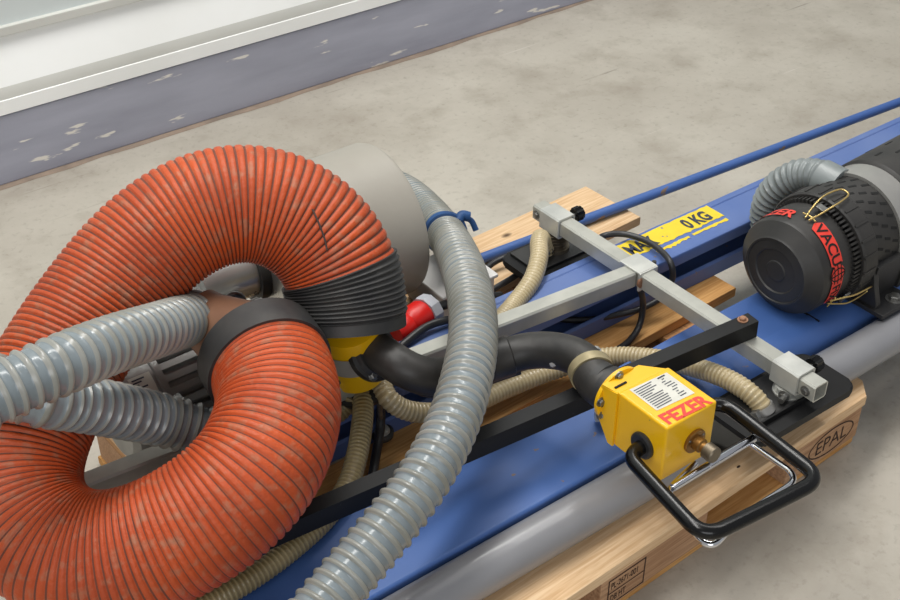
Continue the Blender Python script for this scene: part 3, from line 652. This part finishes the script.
hpts = [(bx0 + .01, .940, HZ), (1.030, .936, HZ), (1.004, .765, HZ - .004), (1.214, .745, HZ - .004), (1.222, .945, HZ), (bx1 - .01, .945, HZ)]
b = MB(); b.sweep(rounded(hpts, .034, 10), .0108, .004, 24); hd = b.build('handle', 'blackg', cu, 50)
# chrome lever below the handle
b = MB(); CZ = .238
b.sweep(rounded([(1.115, .885, CZ), (1.035, .868, CZ), (1.012, .757, CZ - .004), (1.070, .772, CZ + .004), (1.205, .772, CZ + .006), (1.208, .868, CZ)], .03, 8), .0048, .003, 16)
b.sweep([(1.052, .868, CZ + .003), (1.215, .868, CZ + .006)], .0062, .004, 16); lv = b.build('trigger_lever', 'chrome', cu, 50)
b = MB(); b.box(1.172, 1.226, .895, .955, .212, .217, .001); lp = b.build('lever_plate', 'darkmirror', cu)

for o in (cb, hd, lv, lp): o.location = (-.036, -.030, .039)          # the box hangs clear of the beam, carried by the elbow
# ------------------------------------------------------------------ beige hoses
BR = .0155
def beige(pts, label, mats=('beige', 'beigerib'), r=BR, clamp=None):
    o = thing('ribbed_hose', pts[len(pts) // 2], label, 'hose', 'beige ribbed suction hoses')
    ribbed('hose_body', pts, r, .0072, .0013, list(mats), .5, 24, o, 6)
    for i in (clamp or []):
        pp = [V(p) for p in pts]; p = pp[i]; d = (pp[1] - pp[0]) if i == 0 else (pp[-1] - pp[-2]); d = d.normalized() if i == 0 else -d.normalized()
        b = MB(); b.lathe(p, d, [(0, r + .0005), (0, r + .004), (.013, r + .004), (.013, r + .0005)], 28); c = b.build('hose_clamp', 'steel', o, 30)
        s_ = d.cross(V((0, 0, 1))).normalized(); b = MB(); b.obox(p + d * .0065 - s_ * (r + .006) + V((0, 0, .002)), (.016, .012, .012), X=d, Y=s_, bev=.001); b.build('clamp_screw', 'bolt', c)
    return o
beige([(1.3676, 1.4926, 0.1600), (1.3446, 1.4859, 0.2000), (1.3277, 1.4826, 0.2350), (1.3036, 1.4605, 0.2450), (1.2719, 1.4230, 0.2450), (1.2270, 1.3884, 0.2350), (1.1748, 1.3660, 0.2250), (1.0981, 1.3287, 0.2320), (1.0375, 1.3216, 0.2200)], 'beige ribbed hose dropping from the far pad behind the galvanised main tube')
beige([(0.8157, 1.3140, 0.2350), (0.8007, 1.2861, 0.2350), (0.7765, 1.2531, 0.2300), (0.7379, 1.2093, 0.2220), (0.6941, 1.1704, 0.2120), (0.6367, 1.1402, 0.2080), (0.5651, 1.1175, 0.2080), (0.4866, 1.1041, 0.2080), (0.4032, 1.1023, 0.2080), (0.3099, 1.1151, 0.2080)], 'olive beige ribbed hose running straight down beneath the black bar', ('olive', 'oliverib'), clamp=[0])
beige([(0.8405, 1.2940, 0.2500), (0.8379, 1.2716, 0.2400), (0.8545, 1.2556, 0.2200), (0.8935, 1.2433, 0.2000), (0.9684, 1.2448, 0.1750), (1.0647, 1.2475, 0.1650), (1.1640, 1.2357, 0.1650), (1.2328, 1.1976, 0.1800), (1.2662, 1.1294, 0.2050), (1.2840, 1.0582, 0.2250), (1.2914, 0.9912, 0.2400), (1.2951, 0.9483, 0.2400), (1.3002, 0.9260, 0.2280), (1.3033, 0.9157, 0.2130)], 'long beige ribbed hose curving under the elbow pipe to the near pad', clamp=[-1])
beige([(0.7973, 1.3112, 0.2400), (0.7884, 1.3131, 0.2250), (0.7676, 1.3135, 0.2150), (0.7355, 1.3154, 0.2100), (0.6913, 1.3255, 0.2100)], 'short olive beige ribbed hose half hidden behind the orange hose', ('olive', 'oliverib'))

# ------------------------------------------------------------------ filter on the right
FX, FY, FZ = 1.522, 1.100, .290
fi = thing('air_filter', (1.72, FY, .2), 'black cylindrical air filter with red lettering on the blue beam', 'air filter')
fa_ = V((1, .035, .02)).normalized(); fo = V((FX, FY, FZ))
def rad(k, n): a = 2 * PI * k / n; return V((0, math.cos(a), math.sin(a))), V((0, -math.sin(a), math.cos(a)))
b = MB(); b.lathe(fo, fa_, [(0, .008), (0, .018), (.0015, .020), (.0015, .040), (-.001, .042), (.0, .058), (-.002, .059), (-.002, .062), (.002, .065), (.018, .086), (.024, .0885), (.080, .0905), (.092, .0905)], 72); cap = b.build('filter_cap', 'filt', fi, 25)
b = MB(); b.lathe(fo, fa_, [(.090, .084), (.112, .084)], 72, cap=False)
for k in range(72):
    U, Tn = rad(k, 72); b.obox(fo + fa_ * .102 + U * .090, (.024, .0038, .013), X=fa_, Y=Tn, mi=1)
b.build('toothed_seal', ['slot', 'filt'], fi)
b = MB(); b.lathe(fo, fa_, [(.106, .085), (.106, .1005), (.110, .103), (.142, .103), (.146, .100), (.148, .0955), (.30, .0955), (.302, .08)], 72)
for k in range(22):
    U, Tn = rad(k, 22); b.obox(fo + fa_ * .126 + U * .1025, (.034, .004, .004), X=fa_, Y=Tn)
for j in range(3):
    for k in range(26):
        U, Tn = rad(k + .5 * (j % 2), 26); b.obox(fo + fa_ * (.162 + j * .021) + U * .095, (.015, .005, .002), X=fa_ * .9 + Tn * .35, Y=Tn, mi=1)
fbod = b.build('filter_body', ['filt', 'slot'], fi, 25)
b = MB(); b.lathe(fo, fa_, [(.214, .098), (.214, .1015), (.262, .1015), (.262, .098)], 72)
bd = b.build('steel_band', 'steel', fi, 30)
b = MB(); b.lathe(fo, fa_, [(.258, .09), (.262, .099), (.270, .106), (.60, .106), (.62, .09), (.62, .02)], 72)
for k in range(30):
    U, Tn = rad(k, 30); b.obox(fo + fa_ * (.30 + .03 * (k % 3)) + U * .1055, (.018, .005, .002), X=fa_, Y=Tn, mi=1)
rb = b.build('rear_housing', ['filt', 'slot'], fi, 30)
fx = 1.70
b = MB(); b.box(fx - .040, fx + .050, .965, 1.20, .2035, .213, .002)
b.prism([(1.185, .212), (.985, .212), (.985, .222), (.996, .25), (1.008, .30), (1.03, .26), (1.06, .222), (1.13, .222), (1.185, .26)], (fx - .034, 0, 0), (0, 1, 0), (0, 0, 1), (1, 0, 0), .012, bev=.002)
b.prism([(1.185, .212), (1.005, .212), (1.0, .25), (1.008, .30), (1.03, .26), (1.06, .222), (1.13, .222), (1.185, .26)], (fx + .05, 0, 0), (0, 1, 0), (0, 0, 1), (1, 0, 0), .012, bev=.002)
b.prism([(1.02, .213), (1.01, .213), (.999, .29), (1.012, .29)], (fx - .03, 0, 0), (0, 1, 0), (0, 0, 1), (1, 0, 0), .085)
ft = b.build('bracket_foot', 'blackpl', fi, 30)
b = MB(); bolt_head(b, (fx + .018, .985, .213), (0, 0, 1), .011, .009); b.build('foot_bolt', 'bolt', ft)
def clip(ang, x0=.040):
    a = math.radians(ang); U = V((0, math.cos(a), math.sin(a))); Tn = V((0, -math.sin(a), math.cos(a)))
    f = lambda x, t, r: fo + fa_ * (x + x0 - .04) + U * r + Tn * t
    b = MB()
    b.sweep([f(.045, -.004, .093), f(.065, -.009, .100), f(.09, -.013, .108), f(.115, -.013, .110), f(.14, -.007, .110), f(.14, .007, .110), f(.115, .013, .110), f(.09, .013, .108), f(.065, .009, .100), f(.045, .004, .093)], .0016, .002, 8)
    w = b.build('wire_clip', 'wire', fi, 60)
    b = MB(); b.sweep([f(.05, -.014, .095), f(.055, .0, .094), f(.05, .014, .095)], .0014, .002, 8); b.build('clip_hook', 'wire', w, 60)
    b = MB(); b.obox(f(.082, 0, .1), (.014, .022, .004), X=fa_, Y=Tn, bev=.001); b.build('clip_buckle', 'bolt', w)
clip(98); clip(206, .045)
RL = .0908
def wrap(x, a, lift): return fo + fa_ * x + V((0, math.cos(a), math.sin(a))) * (RL + lift)
def patch(name, a0, a1, x0, x1, m, parent, n=14, rnd=True):
    b = MB()
    for i in range(n):
        def ends(t):
            k = 1.
            if rnd: k = min(1., math.sqrt(max(0., 1 - max(0, (abs(t - .5) * 2 - .8) / .2) ** 2)) + .15)
            m_ = (x0 + x1) / 2; return m_ + (x0 - m_) * k, m_ + (x1 - m_) * k
        (u0, u1), (w0, w1) = ends(i / n), ends((i + 1) / n); A, B = (math.radians(a0 + (a1 - a0) * t) for t in (i / n, (i + 1) / n))
        b.face([wrap(u0, A, 0), wrap(u1, A, 0), wrap(w1, B, 0), wrap(w0, B, 0)])
    return b.build(name, m, parent)
LX = .052
rp = patch('red_patch', 106, 160, LX - .0145, LX + .0145, 'red', cap); rp2 = patch('red_patch', 176, 206, LX - .0145, LX + .0145, 'red', cap, rnd=False)
def arc_text(b, txt, size, a0, xb, sx=1., lift=.0006, bold=.02):
    b.text(txt, size, lambda x, y: wrap(xb + y, math.radians(a0) + x * sx / RL, lift), bold, 1., cut=1)
b = MB(); arc_text(b, 'VACU', .031, 110, LX - .0105, .92); b.build('lettering', 'slot', rp, smooth=False)
b = MB(); arc_text(b, 'FIX', .031, 181, LX - .0105, .80); b.build('lettering', 'slot', rp2, smooth=False)
gA = 168.5; n = 24; gr = .0175
gq = lambda u, v, l: wrap(LX + v, math.radians(gA) + u / RL, l)
b = MB()
for i in range(n):
    q0, q1 = 2 * PI * i / n, 2 * PI * (i + 1) / n
    b.face([gq(gr * math.cos(q0), gr * math.sin(q0), .0004), gq(gr * math.cos(q1), gr * math.sin(q1), .0004), gq(0, 0, .0004)])
gl = b.build('red_globe', 'red', cap, smooth=False)
b = MB()
def gline(f, w=.0011):
    pts = [f(i / 20) for i in range(21)]
    for (u0, v0), (u1, v1) in zip(pts, pts[1:]):
        dx, dy = u1 - u0, v1 - v0; L3 = math.hypot(dx, dy) or 1; nx, ny = -dy / L3 * w, dx / L3 * w
        b.face([gq(u0 + nx, v0 + ny, .001), gq(u1 + nx, v1 + ny, .001), gq(u1 - nx, v1 - ny, .001), gq(u0 - nx, v0 - ny, .001)])
for k in (-.6, 0, .6): gline(lambda t, k=k: (k * gr * math.cos((t - .5) * PI), gr * .97 * math.sin((t - .5) * PI)))
for k in (-.5, 0, .5): gline(lambda t, k=k: ((t - .5) * 2 * gr * math.sqrt(1 - k * k), k * gr))
b.build('globe_grid', 'slot', gl, smooth=False)
b = MB(); arc_text(b, 'FEZER', .034, 24, .030, 1.02, bold=.03); b.build('lettering', 'red', cap, smooth=False)
# grey corrugated hose to the filter
hf = thing('corrugated_hose', (1.7277, 1.2737, 0.2500), 'short grey corrugated hose arching into the black air filter', 'hose')
fp = [(1.7425, 1.2794, 0.1600), (1.7227, 1.2850, 0.2150), (1.7161, 1.2821, 0.2700), (1.7196, 1.2623, 0.3150), (1.7292, 1.2316, 0.3450), (1.7317, 1.1885, 0.3600), (1.7321, 1.1573, 0.3600)]
b = MB(); b.sweep(fp, lambda d: .031 - .0045 * abs(math.sin(PI * d / .0125)) ** 1.2, .0015, 36); b.build('hose_body', 'fgrey', hf, 60)
b = MB(); a, c = V((1.7288, 1.1906, 0.3600)), V((1.7324, 1.1482, 0.3580)); b.lathe(a, c - a, [(0, .031), (.001, .034), ((c - a).length, .034), ((c - a).length + .001, .03)], 36); b.build('hose_sleeve', 'fgrey', hf, 30)

# ------------------------------------------------------------------ cables and small pieces
def cable(pts, label, r=.0058, m='cable'):
    o = MB().sweep(pts, r, .004, 14).build('power_cable', m); tag(o, label, 'cable', 'black cables'); return o
cable([(1.1954, 1.5246, 0.1500), (1.2904, 1.5692, 0.1500), (1.3384, 1.5526, 0.1580), (1.3703, 1.5162, 0.1600), (1.4207, 1.4868, 0.1600), (1.4225, 1.4442, 0.2000), (1.4271, 1.4221, 0.2320), (1.4565, 1.4026, 0.2350), (1.4743, 1.3679, 0.2350), (1.4748, 1.3215, 0.2350), (1.4617, 1.2800, 0.2320), (1.4626, 1.2739, 0.2000), (1.4377, 1.2751, 0.1700), (1.3954, 1.2818, 0.1600), (1.3532, 1.2992, 0.1550), (1.3067, 1.3173, 0.1550), (1.2601, 1.3458, 0.1600), (1.2264, 1.3892, 0.1650), (1.1847, 1.4082, 0.1500)],
      'black cable looping round the bracket of the galvanised frame over the yellow label')
cable([(1.1644, 1.4846, 0.1500), (1.2329, 1.5003, 0.1500), (1.2824, 1.5080, 0.1500), (1.3255, 1.5073, 0.1600), (1.3735, 1.5117, 0.1680), (1.4202, 1.5127, 0.1650), (1.4931, 1.5228, 0.1450)], 'black cable slanting under the beige hose towards the far pad')
cable([(1.3997, 1.3102, 0.2280), (1.3713, 1.2651, 0.2260), (1.3845, 1.2660, 0.1850), (1.3738, 1.2582, 0.1500), (1.3366, 1.2437, 0.1400), (1.2884, 1.2381, 0.1370), (1.2489, 1.2361, 0.1370)], 'black cable hanging from the frame bracket onto the middle plank')
cable([(1.0630, 1.4453, 0.2150), (1.0997, 1.4448, 0.2100), (1.1509, 1.4389, 0.2000), (1.2099, 1.4546, 0.1700)], 'short black cable leaving the red power plug', .0085)
cable([(0.8989, 1.3692, 0.2200), (0.9470, 1.3803, 0.2300), (1.0011, 1.3897, 0.2350), (1.0451, 1.3813, 0.2350), (1.1025, 1.3777, 0.2200), (1.1603, 1.3940, 0.2000)], 'black cable passing below the red power plug', .007)
cable([(0.8454, 1.3039, 0.2000), (0.8319, 1.2890, 0.1650), (0.8027, 1.2584, 0.1500), (0.7713, 1.2236, 0.1450), (0.7345, 1.1852, 0.1500)], 'black cable hanging beside the olive beige hose', .0075)
# levelling foot
lf = thing('levelling_foot', (0.8395, 1.2924, 0.1500), 'threaded foot with black rubber base hanging next to the olive hose', 'machine foot')
a, c = V((0.8342, 1.2920, 0.2200)), V((0.8406, 1.2966, 0.1550))
MB().cyl(a, c, .0045).build('threaded_rod', 'bolt', lf)
d = (c - a).normalized(); MB().lathe(c, d, [(-.004, .005), (-.003, .011), (.002, .013)], 24).build('foot_cup', 'zinc', lf)
MB().lathe(c + d * .002, d, [(0, .016), (.003, .019), (.010, .018), (.012, .014)], 28).build('rubber_base', 'rubber', lf)
# small brackets on the front beam
br = thing('angle_bracket', (1.2323, 1.0027, 0.1920), 'small galvanised angle bracket on the blue beam by the handle', 'bracket')
q = V((1.2222, 0.9989, 0.2040)); b = MB(); b.box(q.x - .014, q.x + .014, q.y - .002, q.y + .001, .2005, .232, .001); b.box(q.x - .014, q.x + .03, q.y - .02, q.y + .001, .1975, .2005, .001); b.build('bracket_plate', 'zinc', br)
b = MB(); bolt_head(b, (q.x + .002, q.y - .002, .219), (0, -1, 0), .005, .004); b.build('bracket_bolt', 'bolt', br)
cl = thing('pipe_clamp', (1.1133, 1.0747, 0.2000), 'silver clamp on the blue beam below the yellow flange', 'clamp')
q = V((1.1091, 1.0706, 0.2050)); b = MB(); b.obox(q, (.03, .012, .022), X=(1, -.6, 0), Y=(.6, 1, 0), bev=.002); b.build('clamp_body', 'zincd', cl)
b = MB(); bolt_head(b, q + V((-.01, -.006, .008)), (-.3, -.6, .6), .007, .008); b.build('clamp_screw', 'bolt', cl); b = MB(); b.cyl(q + V((.012, -.01, -.006)), q + V((.024, -.016, -.008)), .005); b.build('clamp_screw', 'bolt', cl)

# ------------------------------------------------------------------ light
def area(name, loc, target, sx, sy, power, col=(1, 1, 1)):
    l = bpy.data.lights.new(name, 'AREA'); l.shape = 'RECTANGLE'; l.size = sx; l.size_y = sy; l.energy = power; l.color = col
    o = bpy.data.objects.new(name, l); COL.objects.link(o); o.location = loc
    o.rotation_euler = (V(target) - V(loc)).to_track_quat('-Z', 'Y').to_euler(); return o
area('hall_lamp', (.8, 2.0, 3.7), (.9, 1.8, 0), 5.0, .5, 140, (1, .98, .94))
area('hall_lamp', (3.0, 2.2, 3.9), (2.4, 2.2, 0), 4.0, .5, 55, (1, .98, .94))
area('wall_fill', (-2.5, -3.0, 2.6), (1.0, 2.6, .3), 4.0, 1.8, 90, (.96, .98, 1))  # added fill light behind the camera, brightens the wall; not an actual window
w = bpy.data.worlds.new('hall'); S.world = w; w.use_nodes = True
bg = w.node_tree.nodes['Background']; bg.inputs[0].default_value = (.95, .97, 1, 1); bg.inputs[1].default_value = .37

# ------------------------------------------------------------------ camera
cam = bpy.data.cameras.new('camera'); co = bpy.data.objects.new('camera', cam); COL.objects.link(co)
cam.sensor_width = 36; cam.lens = 51.12; cam.clip_start = .05
AZ, PITCH = math.radians(53.0), math.atan2(919, 1278)
co.location = (0, 0, 1.52)
co.rotation_euler = (PI / 2 - PITCH, 0, AZ - PI / 2)
S.camera = co
S.view_settings.view_transform = 'Standard'; S.view_settings.look = 'None'; S.view_settings.gamma = 1; S.view_settings.exposure = 0; S.view_settings.use_curve_mapping = False
